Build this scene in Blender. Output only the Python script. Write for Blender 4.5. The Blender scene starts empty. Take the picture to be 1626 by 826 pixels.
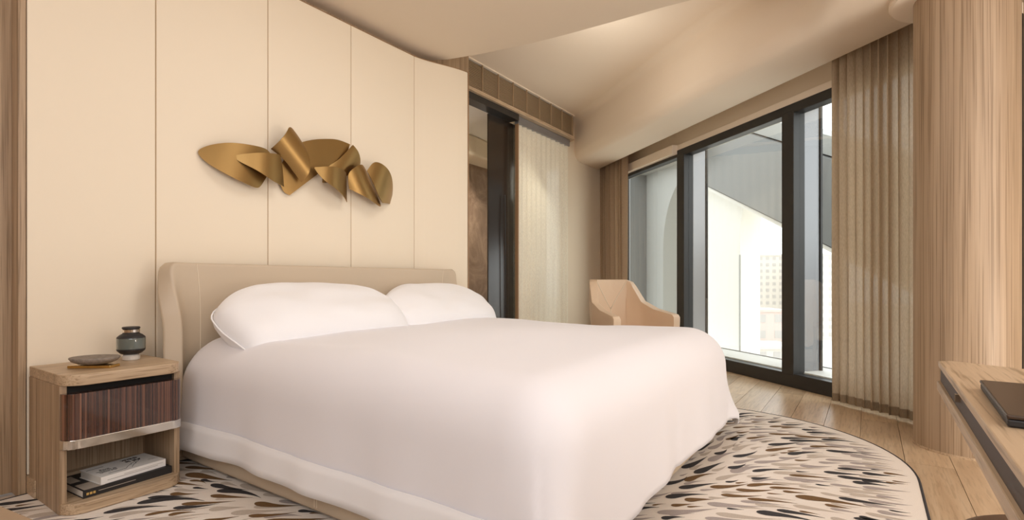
import bpy, bmesh, math, random
from math import sin, cos, pi, radians, sqrt, atan2, hypot
from mathutils import Vector, Matrix, noise

# ------------------------------------------------------------------ camera, world, lamps and added fill lights, exposure
scn = bpy.context.scene
COL = scn.collection
cd = bpy.data.cameras.new('camera')
cd.sensor_width = 36.0
cd.lens = 36.0 * 830 / 1626
cd.shift_y = 32 / 1626
cd.clip_end = 2000
cam = bpy.data.objects.new('camera', cd)
COL.objects.link(cam)
cam.location = (0, 0, 0.9)
cam.rotation_euler = (pi / 2, 0, radians(-55.7))
scn.camera = cam

world = bpy.data.worlds.new('world')
scn.world = world
world.use_nodes = True
bg = world.node_tree.nodes['Background']
bg.inputs['Color'].default_value = (0.96, 0.98, 1.0, 1)
bg.inputs['Strength'].default_value = 3.4


def area(name, loc, target, size, power, color, sizey=None):
    l = bpy.data.lights.new(name, 'AREA')
    l.energy = power
    l.color = color
    l.shape = 'RECTANGLE'
    l.size = size
    l.size_y = sizey or size
    o = bpy.data.objects.new(name, l)
    COL.objects.link(o)
    o.location = loc
    o.rotation_euler = (Vector(target) - Vector(loc)).to_track_quat('-Z', 'Y').to_euler()
    return o


FILL_TINT = (0.97, 0.98, 1.0)
area('room_fill', (-0.7, -1.6, 2.2), (2.4, 2.2, 1.1), 2.2, 62, FILL_TINT)  # added soft fill from behind the camera, not a fixture of the room
area('left_fill', (-1.2, 0.7, 2.1), (1.3, 1.5, 0.4), 1.4, 22, FILL_TINT)  # added fill that lifts the left side of the duvet
area('rear_fill', (1.8, -2.0, 2.2), (2.6, 2.4, 1.2), 2.0, 32, FILL_TINT)  # second added fill, behind the camera to the right; no lamp on the desk
area('overhead_fill', (2.05, 1.25, 2.68), (2.05, 1.25, 0), 0.9, 13, FILL_TINT)  # added overhead fill for the bed top, out of view
area('upward_fill', (2.5, -2.1, 0.4), (4.8, 1.2, 2.6), 1.0, 46, (1.0, 0.95, 0.88))  # added unseen fill, brightens the upper ceiling and bulkhead underside
area('cove_fill', (3.50, 1.7, 2.80), (4.6, 1.7, 3.5), 0.06, 6, (1.0, 0.95, 0.87), 2.2)  # added hidden strip that brightens the upper ceiling
area('bathroom_lamp', (5.3, 3.62, 2.1), (4.1, 4.0, 0.6), 0.6, 13, (1.0, 0.93, 0.82), 0.5)

scn.view_settings.view_transform = 'Standard'
scn.view_settings.look = 'None'
scn.view_settings.gamma = 1.0
scn.view_settings.use_curve_mapping = False
scn.view_settings.exposure = -0.12
scn.cycles.max_bounces = 10
scn.cycles.diffuse_bounces = 6
scn.cycles.transparent_max_bounces = 16
scn.cycles.sample_clamp_indirect = 6.0
scn.cycles.use_denoising = True

# ------------------------------------------------------------------ the window wall's own frame
WP = Vector((5.482, 1.105, 0))       # a point on the window plane
WT = Vector((0.6356, 0.7720, 0))     # along the wall, away from the camera
WN = Vector((0.7720, -0.6356, 0))    # outward
MW = Matrix(((WT.x, WN.x, 0, WP.x), (WT.y, WN.y, 0, WP.y), (0, 0, 1, 0), (0, 0, 0, 1)))


def W(s, n, z):
    return WP + WT * s + WN * n + Vector((0, 0, z))


# ------------------------------------------------------------------ materials
def newmat(name):
    m = bpy.data.materials.new(name)
    m.use_nodes = True
    nt = m.node_tree
    return m, nt, nt.nodes['Principled BSDF']


def plain(name, col, rough=0.6, metal=0.0, bump=0.0, bscale=200, var=0.0, coat=0.0, sheen=0.0):
    m, nt, b = newmat(name)
    b.inputs['Base Color'].default_value = (*col, 1)
    b.inputs['Roughness'].default_value = rough
    b.inputs['Metallic'].default_value = metal
    b.inputs['Coat Weight'].default_value = coat
    b.inputs['Sheen Weight'].default_value = sheen
    if bump or var:
        tc = nt.nodes.new('ShaderNodeTexCoord')
        nz = nt.nodes.new('ShaderNodeTexNoise')
        nz.inputs['Scale'].default_value = bscale
        nz.inputs['Detail'].default_value = 4
        nt.links.new(tc.outputs['Object'], nz.inputs['Vector'])
        if bump:
            bp = nt.nodes.new('ShaderNodeBump')
            bp.inputs['Strength'].default_value = bump
            bp.inputs['Distance'].default_value = 0.002
            nt.links.new(nz.outputs['Fac'], bp.inputs['Height'])
            nt.links.new(bp.outputs['Normal'], b.inputs['Normal'])
        if var:
            r = nt.nodes.new('ShaderNodeValToRGB')
            r.color_ramp.elements[0].position = 0.3
            r.color_ramp.elements[1].position = 0.7
            r.color_ramp.elements[0].color = (*[c * (1 - var) for c in col], 1)
            r.color_ramp.elements[1].color = (*[min(1, c * (1 + var)) for c in col], 1)
            nt.links.new(nz.outputs['Fac'], r.inputs['Fac'])
            nt.links.new(r.outputs['Color'], b.inputs['Base Color'])
    return m


def wood(name, cols, scale, rough=0.45, fine=6.0, coat=0.0, island=False, pores=0.35, contrast=(0.3, 0.7)):
    """grain runs along the axis whose scale is smallest"""
    m, nt, b = newmat(name)
    N, L = nt.nodes, nt.links
    tc = N.new('ShaderNodeTexCoord')
    vec = tc.outputs['Object']
    if island:
        oi = N.new('ShaderNodeObjectInfo')
        mul = N.new('ShaderNodeMath'); mul.operation = 'MULTIPLY'; mul.inputs[1].default_value = 37.0
        L.new(oi.outputs['Random'], mul.inputs[0])
        ad = N.new('ShaderNodeVectorMath'); ad.operation = 'ADD'
        L.new(vec, ad.inputs[0]); L.new(mul.outputs[0], ad.inputs[1])
        vec = ad.outputs[0]
    mp = N.new('ShaderNodeMapping'); mp.inputs['Scale'].default_value = scale
    L.new(vec, mp.inputs['Vector'])
    n1 = N.new('ShaderNodeTexNoise'); n1.inputs['Scale'].default_value = 1.0
    n1.inputs['Detail'].default_value = 6; n1.inputs['Roughness'].default_value = 0.6
    n1.inputs['Distortion'].default_value = 0.0
    L.new(mp.outputs[0], n1.inputs['Vector'])
    n2 = N.new('ShaderNodeTexNoise'); n2.inputs['Scale'].default_value = fine
    n2.inputs['Detail'].default_value = 3
    L.new(mp.outputs[0], n2.inputs['Vector'])
    r = N.new('ShaderNodeValToRGB')
    e = r.color_ramp.elements
    e[0].position, e[1].position = contrast
    e[0].color = (*cols[0], 1); e[1].color = (*cols[-1], 1)
    for i, c in enumerate(cols[1:-1]):
        k = e.new(contrast[0] + (contrast[1] - contrast[0]) * (i + 1) / (len(cols) - 1)); k.color = (*c, 1)
    L.new(n1.outputs['Fac'], r.inputs['Fac'])
    r2 = N.new('ShaderNodeValToRGB')
    r2.color_ramp.elements[0].position = 0.36; r2.color_ramp.elements[1].position = 0.5
    r2.color_ramp.elements[0].color = (1 - pores, 1 - pores * 1.1, 1 - pores * 1.25, 1)
    r2.color_ramp.elements[1].color = (1, 1, 1, 1)
    L.new(n2.outputs['Fac'], r2.inputs['Fac'])
    mx = N.new('ShaderNodeMix'); mx.data_type = 'RGBA'; mx.blend_type = 'MULTIPLY'
    mx.inputs['Factor'].default_value = 1.0
    L.new(r.outputs['Color'], mx.inputs['A']); L.new(r2.outputs['Color'], mx.inputs['B'])
    out = mx.outputs['Result']
    if island:
        hv = N.new('ShaderNodeHueSaturation')
        mr = N.new('ShaderNodeMapRange'); mr.inputs['To Min'].default_value = 0.86; mr.inputs['To Max'].default_value = 1.1
        L.new(oi.outputs['Random'], mr.inputs['Value']); L.new(mr.outputs[0], hv.inputs['Value'])
        L.new(out, hv.inputs['Color']); out = hv.outputs['Color']
    L.new(out, b.inputs['Base Color'])
    bp = N.new('ShaderNodeBump'); bp.inputs['Strength'].default_value = 0.12; bp.inputs['Distance'].default_value = 0.002
    L.new(n2.outputs['Fac'], bp.inputs['Height']); L.new(bp.outputs['Normal'], b.inputs['Normal'])
    b.inputs['Roughness'].default_value = rough
    b.inputs['Coat Weight'].default_value = coat
    b.inputs['Coat Roughness'].default_value = 0.04
    return m


def sheer(name, col, transp, transl, weave=400):
    m = bpy.data.materials.new(name); m.use_nodes = True
    nt = m.node_tree; N, L = nt.nodes, nt.links
    N.remove(N['Principled BSDF'])
    out = N['Material Output']
    df = N.new('ShaderNodeBsdfDiffuse'); tl = N.new('ShaderNodeBsdfTranslucent'); tr = N.new('ShaderNodeBsdfTransparent')
    tc = N.new('ShaderNodeTexCoord'); nz = N.new('ShaderNodeTexNoise')
    mp = N.new('ShaderNodeMapping'); mp.inputs['Scale'].default_value = (1, 1, 0.12)
    nz.inputs['Scale'].default_value = weave; nz.inputs['Detail'].default_value = 3
    L.new(tc.outputs['Object'], mp.inputs['Vector']); L.new(mp.outputs[0], nz.inputs['Vector'])
    r = N.new('ShaderNodeValToRGB')
    r.color_ramp.elements[0].position = 0.3; r.color_ramp.elements[1].position = 0.7
    r.color_ramp.elements[0].color = (*[c * 0.82 for c in col], 1)
    r.color_ramp.elements[1].color = (*[min(1, c * 1.1) for c in col], 1)
    L.new(nz.outputs['Fac'], r.inputs['Fac'])
    L.new(r.outputs['Color'], df.inputs['Color']); L.new(r.outputs['Color'], tl.inputs['Color'])
    m1 = N.new('ShaderNodeMixShader'); m1.inputs[0].default_value = transl
    m2 = N.new('ShaderNodeMixShader'); m2.inputs[0].default_value = transp
    L.new(df.outputs[0], m1.inputs[1]); L.new(tl.outputs[0], m1.inputs[2])
    L.new(m1.outputs[0], m2.inputs[1]); L.new(tr.outputs[0], m2.inputs[2])
    L.new(m2.outputs[0], out.inputs['Surface'])
    return m


def pane(name, tint, fac, rough=0.0):
    m = bpy.data.materials.new(name); m.use_nodes = True
    nt = m.node_tree; N, L = nt.nodes, nt.links
    N.remove(N['Principled BSDF'])
    tr = N.new('ShaderNodeBsdfTransparent'); tr.inputs['Color'].default_value = (*tint, 1)
    gl = N.new('ShaderNodeBsdfGlossy'); gl.inputs['Roughness'].default_value = rough
    mx = N.new('ShaderNodeMixShader')
    fr = N.new('ShaderNodeFresnel'); fr.inputs['IOR'].default_value = 1.45
    mu = N.new('ShaderNodeMath'); mu.operation = 'MULTIPLY'; mu.inputs[1].default_value = fac
    L.new(fr.outputs[0], mu.inputs[0]); L.new(mu.outputs[0], mx.inputs[0])
    L.new(tr.outputs[0], mx.inputs[1]); L.new(gl.outputs[0], mx.inputs[2])
    L.new(mx.outputs[0], N['Material Output'].inputs['Surface'])
    return m


def marble():
    m, nt, b = newmat('brown_marble')
    N, L = nt.nodes, nt.links
    tc = N.new('ShaderNodeTexCoord')
    nz = N.new('ShaderNodeTexNoise'); nz.inputs['Scale'].default_value = 2.2; nz.inputs['Detail'].default_value = 9
    nz.inputs['Roughness'].default_value = 0.65; nz.inputs['Distortion'].default_value = 1.6
    L.new(tc.outputs['Object'], nz.inputs['Vector'])
    r = N.new('ShaderNodeValToRGB')
    e = r.color_ramp.elements
    e[0].position = 0.3; e[1].position = 0.75
    e[0].color = (0.15, 0.095, 0.06, 1); e[1].color = (0.42, 0.30, 0.21, 1)
    k = e.new(0.5); k.color = (0.25, 0.165, 0.11, 1)
    L.new(nz.outputs['Fac'], r.inputs['Fac']); L.new(r.outputs['Color'], b.inputs['Base Color'])
    b.inputs['Roughness'].default_value = 0.15
    return m


def brushed(name, col, rough):
    m, nt, b = newmat(name)
    N, L = nt.nodes, nt.links
    b.inputs['Base Color'].default_value = (*col, 1)
    b.inputs['Metallic'].default_value = 1.0
    tc = N.new('ShaderNodeTexCoord'); mp = N.new('ShaderNodeMapping')
    mp.inputs['Scale'].default_value = (260, 260, 6)
    nz = N.new('ShaderNodeTexNoise'); nz.inputs['Scale'].default_value = 1.0; nz.inputs['Detail'].default_value = 2
    L.new(tc.outputs['Object'], mp.inputs['Vector']); L.new(mp.outputs[0], nz.inputs['Vector'])
    mr = N.new('ShaderNodeMapRange'); mr.inputs['To Min'].default_value = rough - 0.05; mr.inputs['To Max'].default_value = rough + 0.08
    L.new(nz.outputs['Fac'], mr.inputs['Value']); L.new(mr.outputs[0], b.inputs['Roughness'])
    return m


M = {}
M['panel'] = plain('cream_leather_panel', (0.84, 0.735, 0.58), 0.62, bump=0.08, bscale=350)
M['wall'] = plain('beige_plaster', (0.78, 0.66, 0.50), 0.75)
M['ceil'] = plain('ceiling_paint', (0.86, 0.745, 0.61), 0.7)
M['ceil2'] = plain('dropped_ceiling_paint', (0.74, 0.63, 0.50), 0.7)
M['soffit'] = plain('bulkhead_paint', (0.84, 0.72, 0.58), 0.7)
M['white'] = plain('white_paint', (0.82, 0.78, 0.72), 0.6)
OAK = [(0.32, 0.215, 0.13), (0.44, 0.31, 0.195), (0.56, 0.415, 0.275)]
M['oak'] = wood('oak_veneer', OAK, (30, 30, 0.4), 0.45)
M['oak_x'] = wood('oak_veneer_flat', [(0.44, 0.31, 0.195), (0.54, 0.395, 0.255), (0.62, 0.47, 0.32)], (1.0, 26, 26), 0.4)
M['oak_col'] = wood('oak_column_veneer', [(0.28, 0.19, 0.115), (0.395, 0.28, 0.178), (0.49, 0.365, 0.245)], (30, 30, 0.25), 0.52, fine=5, contrast=(0.22, 0.78))
M['walnut'] = wood('brown_wood', [(0.14, 0.075, 0.038), (0.22, 0.125, 0.065), (0.30, 0.18, 0.10)], (22, 22, 0.6), 0.45)
M['trimwood'] = plain('panel_edge_wood', (0.34, 0.20, 0.10), 0.5)
M['ebony'] = wood('ebony_lacquer', [(0.02, 0.009, 0.007), (0.075, 0.028, 0.018), (0.25, 0.115, 0.07)], (110, 20, 0.35), 0.25, fine=2.2, coat=1.0, pores=0.55, contrast=(0.34, 0.66))
M['plank'] = wood('floor_oak', [(0.50, 0.345, 0.21), (0.60, 0.435, 0.275), (0.67, 0.51, 0.345)], (1.3, 16, 16), 0.32, island=True, pores=0.18)
M['leather'] = plain('taupe_leather', (0.56, 0.455, 0.335), 0.48, bump=0.1, bscale=300)
M['tan'] = plain('tan_leather', (0.70, 0.52, 0.36), 0.45, bump=0.1, bscale=300)
M['stitch'] = plain('pale_stitching', (0.72, 0.62, 0.48), 0.6)
M['linen'] = plain('white_cotton', (0.835, 0.82, 0.85), 0.75, bump=0.04, bscale=500, sheen=0.2)
M['linen2'] = plain('white_pillow_cotton', (0.91, 0.905, 0.92), 0.75, bump=0.04, bscale=500, sheen=0.2)
M['brass'] = brushed('brushed_brass', (0.34, 0.21, 0.078), 0.37)
M['gold'] = plain('polished_gold', (0.72, 0.50, 0.19), 0.22, 1.0)
M['chrome'] = plain('polished_steel', (0.82, 0.79, 0.74), 0.1, 1.0)
M['black'] = plain('black_metal', (0.022, 0.020, 0.018), 0.4)
M['fin'] = plain('grey_aluminium', (0.30, 0.30, 0.31), 0.32, 0.6)
M['cladding'] = plain('grey_cladding', (0.19, 0.195, 0.19), 0.35, 0.2)
M['cladding2'] = plain('pale_cladding', (0.33, 0.335, 0.315), 0.45)
M['concrete'] = plain('white_cladding', (0.86, 0.85, 0.80), 0.6)
M['glass'] = pane('clear_glass', (0.96, 0.98, 0.97), 0.22)
M['sheerR'] = sheer('linen_sheer', (0.54, 0.42, 0.29), 0.02, 0.42)
M['sheerL'] = sheer('brown_curtain', (0.42, 0.29, 0.185), 0.03, 0.35)
M['hem'] = sheer('curtain_hem', (0.33, 0.25, 0.165), 0.0, 0.2)
M['sheerW'] = sheer('cream_voile', (0.94, 0.85, 0.70), 0.03, 0.25)
M['mirror'] = plain('smoked_glass_dark', (0.028, 0.018, 0.012), 0.22)
M['marble'] = marble()
M['grille'] = plain('bronze_louvre', (0.46, 0.33, 0.20), 0.45, 0.2)
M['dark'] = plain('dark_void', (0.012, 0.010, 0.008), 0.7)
M['rug'] = plain('cream_pile', (0.83, 0.765, 0.69), 0.95, bump=0.6, bscale=420, var=0.06)
M['k_char'] = plain('charcoal_pile', (0.035, 0.032, 0.034), 0.9, bump=0.6, bscale=420, var=0.25)
M['k_brz'] = plain('bronze_pile', (0.165, 0.088, 0.03), 0.85, bump=0.6, bscale=420, var=0.25)
M['k_grey'] = plain('grey_pile', (0.40, 0.35, 0.33), 0.95, bump=0.6, bscale=420, var=0.15)
M['k_gre'] = plain('greige_pile', (0.54, 0.47, 0.40), 0.95, bump=0.6, bscale=420, var=0.12)
M['stone'] = plain('grey_stone', (0.24, 0.20, 0.165), 0.75, bump=0.3, bscale=90, var=0.2)
M['paper'] = plain('white_paper', (0.84, 0.81, 0.77), 0.6)
M['pages'] = plain('page_block', (0.80, 0.76, 0.69), 0.8)
M['ink'] = plain('black_ink', (0.02, 0.018, 0.018), 0.5)
M['inkgrey'] = plain('pale_grey_ink', (0.42, 0.39, 0.36), 0.5)
M['goldink'] = plain('gold_print', (0.75, 0.50, 0.16), 0.4, 0.5)
M['greige'] = plain('greige_print', (0.40, 0.34, 0.28), 0.5)
M['bench'] = plain('brown_bench_leather', (0.33, 0.225, 0.14), 0.5)
M['recess'] = plain('dark_brown_recess', (0.055, 0.034, 0.022), 0.6)
M['laptop'] = plain('dark_bronze_shell', (0.075, 0.05, 0.035), 0.38, 0.4)
M['stoolwood'] = plain('brown_leather', (0.16, 0.095, 0.06), 0.4)
M['smoke'] = plain('smoked_glass', (0.13, 0.15, 0.135), 0.06, coat=1.0)
M['crystal'] = plain('clear_crystal', (0.62, 0.58, 0.52), 0.08, coat=1.0)
M['b_cream'] = plain('cream_render', (0.65, 0.61, 0.55), 0.9)
M['b_pink'] = plain('pink_render', (0.65, 0.52, 0.475), 0.9)
M['b_grey'] = plain('grey_render', (0.54, 0.53, 0.50), 0.9)
M['b_win'] = plain('far_window', (0.48, 0.455, 0.43), 0.5)
M['ground'] = plain('city_ground', (0.57, 0.54, 0.49), 0.95, var=0.1, bscale=0.1)

# ------------------------------------------------------------------ mesh helpers


def chainmat(o):
    m = Matrix.Identity(4)
    while o is not None:
        m = o.matrix_basis @ m
        o = o.parent
    return m


def link(name, bm, mat, parent=None, smooth=False, world=True, mods=()):
    """bm in world coordinates (world=True) or in the parent's own frame"""
    me = bpy.data.meshes.new(name)
    o = bpy.data.objects.new(name, me)
    if parent is not None:
        if world:
            bm.transform(chainmat(parent).inverted())
        o.parent = parent
    elif world:
        vs = [v.co for v in bm.verts]
        c = Vector(((min(v.x for v in vs) + max(v.x for v in vs)) / 2, (min(v.y for v in vs) + max(v.y for v in vs)) / 2, min(v.z for v in vs)))
        bm.transform(Matrix.Translation(-c))
        o.location = c
    bmesh.ops.recalc_face_normals(bm, faces=bm.faces)
    bm.to_mesh(me)
    bm.free()
    for p in me.polygons:
        p.use_smooth = smooth
    mats = mat if isinstance(mat, (list, tuple)) else [mat]
    for x in mats:
        me.materials.append(x)
    COL.objects.link(o)
    for kind, kw in mods:
        md = o.modifiers.new(kind.lower(), kind)
        for k, v in kw.items():
            setattr(md, k, v)
    return o


def thing(name, label, cat, loc=(0, 0, 0), rz=0.0, group=None):
    o = bpy.data.objects.new(name, None)
    COL.objects.link(o)
    o.location = loc
    o.rotation_euler = (0, 0, rz)
    o.empty_display_size = 0.05
    return tag(o, label, cat, group)


def tag(o, label, cat, group=None):
    o['label'] = label
    o['category'] = cat
    if group:
        o['group'] = group
    return o


def struct(o):
    o['kind'] = 'structure'
    return o


def B():
    return bmesh.new()


def abox(bm, x0, x1, y0, y1, z0, z1, mx=None, bevel=0, seg=2):
    r = bmesh.ops.create_cube(bm, size=1.0)
    vs = r['verts']
    for v in vs:
        v.co = Vector(((x0 + x1) / 2 + v.co.x * (x1 - x0), (y0 + y1) / 2 + v.co.y * (y1 - y0), (z0 + z1) / 2 + v.co.z * (z1 - z0)))
    if bevel:
        es = list({e for v in vs for e in v.link_edges})
        rr = bmesh.ops.bevel(bm, geom=es, offset=bevel, segments=seg, profile=0.5, affect='EDGES')
        vs = list({v for f in rr['faces'] for v in f.verts} | {v for v in vs if v.is_valid})
    if mx is not None:
        for v in vs:
            v.co = mx @ v.co
    return bm


def bx(*a, **k):
    return abox(B(), *a, **k)


def wbx(s0, s1, n0, n1, z0, z1, **k):
    return abox(B(), s0, s1, n0, n1, z0, z1, mx=MW, **k)


def prism(bm, pts, z0, z1, mx=None):
    lo = [bm.verts.new((x, y, z0)) for x, y in pts]
    hi = [bm.verts.new((x, y, z1)) for x, y in pts]
    n = len(pts)
    bm.faces.new(lo[::-1]); bm.faces.new(hi)
    for i in range(n):
        bm.faces.new((lo[i], lo[(i + 1) % n], hi[(i + 1) % n], hi[i]))
    if mx is not None:
        for v in lo + hi:
            v.co = mx @ v.co
    return bm


def rrect(x0, x1, y0, y1, r, seg=8):
    """rounded rectangle outline; r = (x0y0, x1y0, x1y1, x0y1)"""
    if not isinstance(r, (tuple, list)):
        r = (r,) * 4
    out = []
    for (cx, cy, rr, a0) in ((x0 + r[0], y0 + r[0], r[0], pi), (x1 - r[1], y0 + r[1], r[1], 1.5 * pi), (x1 - r[2], y1 - r[2], r[2], 0), (x0 + r[3], y1 - r[3], r[3], 0.5 * pi)):
        if rr < 1e-6:
            out.append((cx, cy)); continue
        for k in range(seg + 1):
            a = a0 + 0.5 * pi * k / seg
            out.append((cx + rr * cos(a), cy + rr * sin(a)))
    return out


def gridmesh(bm, nu, nv, f, closed_u=False):
    vs = [[bm.verts.new(f(i / nu, j / nv)) for j in range(nv + 1)] for i in range(nu + (0 if closed_u else 1))]
    n = len(vs)
    for i in range(nu):
        for j in range(nv):
            try:
                bm.faces.new((vs[i][j], vs[(i + 1) % n][j], vs[(i + 1) % n][j + 1], vs[i][j + 1]))
            except ValueError:
                pass
    return bm


def lathe(bm, prof, c=(0, 0, 0), seg=32, mx=None):
    rings = []
    for r, z in prof:
        rings.append([bm.verts.new((c[0] + r * cos(2 * pi * k / seg), c[1] + r * sin(2 * pi * k / seg), c[2] + z)) for k in range(seg)])
    for a, b in zip(rings, rings[1:]):
        for k in range(seg):
            bm.faces.new((a[k], a[(k + 1) % seg], b[(k + 1) % seg], b[k]))
    bm.faces.new(rings[0][::-1]); bm.faces.new(rings[-1])
    if mx is not None:
        for v in bm.verts:
            v.co = mx @ v.co
    return bm


def tube(bm, pts, r, seg=8):
    pts = [Vector(p) for p in pts]
    rings = []
    for i, p in enumerate(pts):
        t = (pts[min(i + 1, len(pts) - 1)] - pts[max(i - 1, 0)]).normalized()
        a = t.orthogonal() if abs(t.z) > 0.95 else t.cross(Vector((0, 0, 1)))
        a.normalize(); b = t.cross(a)
        rr = r[i] if isinstance(r, (list, tuple)) else r
        rings.append([bm.verts.new(p + (a * cos(2 * pi * k / seg) + b * sin(2 * pi * k / seg)) * rr) for k in range(seg)])
    for u, v in zip(rings, rings[1:]):
        for k in range(seg):
            bm.faces.new((u[k], u[(k + 1) % seg], v[(k + 1) % seg], v[k]))
    bm.faces.new(rings[0][::-1]); bm.faces.new(rings[-1])
    return bm


def smooth(a, b, x):
    t = min(1, max(0, (x - a) / (b - a)))
    return t * t * (3 - 2 * t)


SUB = lambda n: ('SUBSURF', dict(levels=n, render_levels=n))
SOL = lambda t, off=0.0: ('SOLIDIFY', dict(thickness=t, offset=off))
BEV = lambda w, s=2: ('BEVEL', dict(width=w, segments=s, limit_method='ANGLE', angle_limit=radians(40)))

# ------------------------------------------------------------------ the shell of the room
poly = [(-1.7, -2.5), (2.6, -2.5)] + [tuple(W(s, 0.1, 0).xy) for s in (-4.5, 2.9)] + [(7.35, 4.3), (-1.7, 4.3)]
fl = struct(link('floor', prism(B(), poly, -0.12, -0.012), M['plank']))
random.seed(5)
py = -1.86
row = 0
pcache = {}
while py < 3.1:
    x = 2.3 + (row * 0.83) % 1.9 - 1.9
    while x < 7.2:
        # keep to the room side of the window plane
        smax = 1e9
        x1 = x + 1.9
        lim0 = (3.60 + 0.6356 * (py + 0.02)) / 0.772
        lim1 = (3.60 + 0.6356 * (py + 0.17)) / 0.772
        if x1 > 1.4 and x < min(lim0, lim1) - 0.15:
            xe0, xe1 = min(x1, lim0), min(x1, lim1)
            bm = B()
            prism(bm, [(x + 0.0012, py + 0.0012), (xe0 - 0.0012, py + 0.0012), (xe1 - 0.0012, py + 0.1888), (x + 0.0012, py + 0.1888)], -0.012, 0.0)
            link('plank', bm, M['plank'], fl)
        x += 1.9
    py += 0.19
    row += 1

# upper ceiling and the lower dropped ceiling with its curved edge
struct(link('ceiling', prism(B(), poly, 2.97, 3.07), M['ceil']))
edge = [(3.12, 3.05), (3.23, 2.84), (3.30, 2.55), (3.37, 2.1), (3.395, 1.8), (3.41, 1.4), (3.415, 1.1), (3.43, 0.93), (3.48, 0.7), (3.58, 0.4), (3.66, 0.0)]
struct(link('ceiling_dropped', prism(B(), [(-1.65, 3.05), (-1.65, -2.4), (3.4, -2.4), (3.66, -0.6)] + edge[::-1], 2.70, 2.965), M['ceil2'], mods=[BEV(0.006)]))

# bed wall: backing of wood, slab of leather panels
wb = struct(link('wall_back', bx(-1.65, 3.70, 3.0, 3.1, 0, 2.969), M['oak']))
PX = [0.660, 1.141, 1.724, 2.319, 2.914, 3.436]


def wally(x):
    return 2.916 - 0.115 * smooth(2.85, 3.5, x) ** 1.0


def walltop(x):
    return 2.632 + 0.02 * smooth(2.9, 3.44, x)


def slabstrip(bm, x0, x1, dy0, dy1, z0, ztop, n=1):
    pts = []
    for i in range(n + 1):
        x = x0 + (x1 - x0) * i / n
        pts.append((x, wally(x), ztop(x)))
    ring = []
    for (x, y, zt) in pts:
        ring.append([bm.verts.new((x, y + dy0, z0)), bm.verts.new((x, y + dy0, zt)), bm.verts.new((x, y + dy1, zt)), bm.verts.new((x, y + dy1, z0))])
    for a, b in zip(ring, ring[1:]):
        for k in range(4):
            bm.faces.new((a[k], a[(k + 1) % 4], b[(k + 1) % 4], b[k]))
    bm.faces.new(ring[0]); bm.faces.new(ring[-1][::-1])
    return bm


ws = struct(link('wall_back_panelled', slabstrip(B(), 0.645, 3.443, 0.004, 0.084, 0.0, lambda x: walltop(x) + 0.012, 24), M['trimwood']))
for a, b in zip(PX, PX[1:]):
    link('panel', slabstrip(B(), a + 0.0025, b - 0.0025, -0.010, 0.008, 0.085, walltop, 10 if b > 3 else 2), M['panel'], ws, mods=[BEV(0.003)])
for x in PX[1:-1]:
    link('seam_strip', bx(x - 0.004, x + 0.004, wally(x) - 0.0035, wally(x) + 0.006, 0.085, walltop(x)), M['grille'], ws)
link('edge_strip', bx(0.634, 0.659, 2.903, 3.0, 0.0, 2.64, bevel=0.002), M['oak'], ws)
link('edge_strip', bx(3.437, 3.446, wally(3.44) - 0.012, 2.9, 0.0, 2.66), M['trimwood'], ws)
struct(link('baseboard_back', bx(0.66, 3.43, 2.795, 2.91, 0.0, 0.084), M['oak_x']))
struct(link('wall_left', bx(-1.75, -1.65, -2.5, 3.1, 0, 2.969), M['oak']))
struct(link('wall_front', bx(-1.75, 2.7, -2.6, -2.42, 0, 2.969), M['white']))

# vent wall, bathroom beyond
wv = struct(link('wall_side', bx(5.84, 7.30, 3.16, 3.26, 0, 2.969), M['wall']))
struct(link('trim_1', bx(3.70, 5.96, 3.16, 3.30, 2.66, 2.969), M['wall']))
struct(link('wall_bathroom', prism(B(), [(3.4, 4.16), (5.0, 4.30), (7.3, 4.30), (7.3, 4.38), (3.4, 4.38)], 0, 2.656), M['marble']))
struct(link('wall_bathroom_left', bx(3.55, 3.68, 3.10, 4.3, 0, 2.66), M['wall']))
struct(link('ceiling_bathroom', bx(3.6, 7.3, 3.3, 4.4, 2.655, 2.70), M['white']))
struct(link('trim_2', prism(B(), [(4.2, 3.97), (5.0, 3.94), (5.5, 4.0), (5.9, 4.13), (6.2, 4.36), (4.2, 4.36)], 2.42, 2.654), M['wall'], mods=[BEV(0.03, 3)]))
struct(link('trim_3', bx(3.705, 4.64, 3.075, 3.20, 2.60, 2.665), M['black']))
tub = thing('bath_tub', 'pale stone bath ledge behind the dark glass door', 'bathtub', (5.3, 4.0, 0))
link('body', bx(4.5, 6.2, 3.75, 4.12, 0, 0.56, bevel=0.02), M['white'], tub)
link('rim', bx(4.48, 6.22, 3.72, 4.13, 0.56, 0.62, bevel=0.015), M['ceil'], tub)

dm = thing('sliding_door', 'dark smoked glass sliding door leaf beside the cream voile', 'door', (4.45, 3.21, 0))
link('glass_leaf', bx(4.265, 4.74, 3.20, 3.215, 0.01, 2.60), M['mirror'], dm)
link('door_handle', tube(B(), [(4.52, 3.17, 0.5), (4.52, 3.165, 0.7), (4.515, 3.165, 1.6), (4.515, 3.17, 1.8)], 0.006), M['black'], dm)
link('door_frame', bx(4.74, 4.76, 3.19, 3.225, 0.01, 2.60), M['black'], dm)

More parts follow.
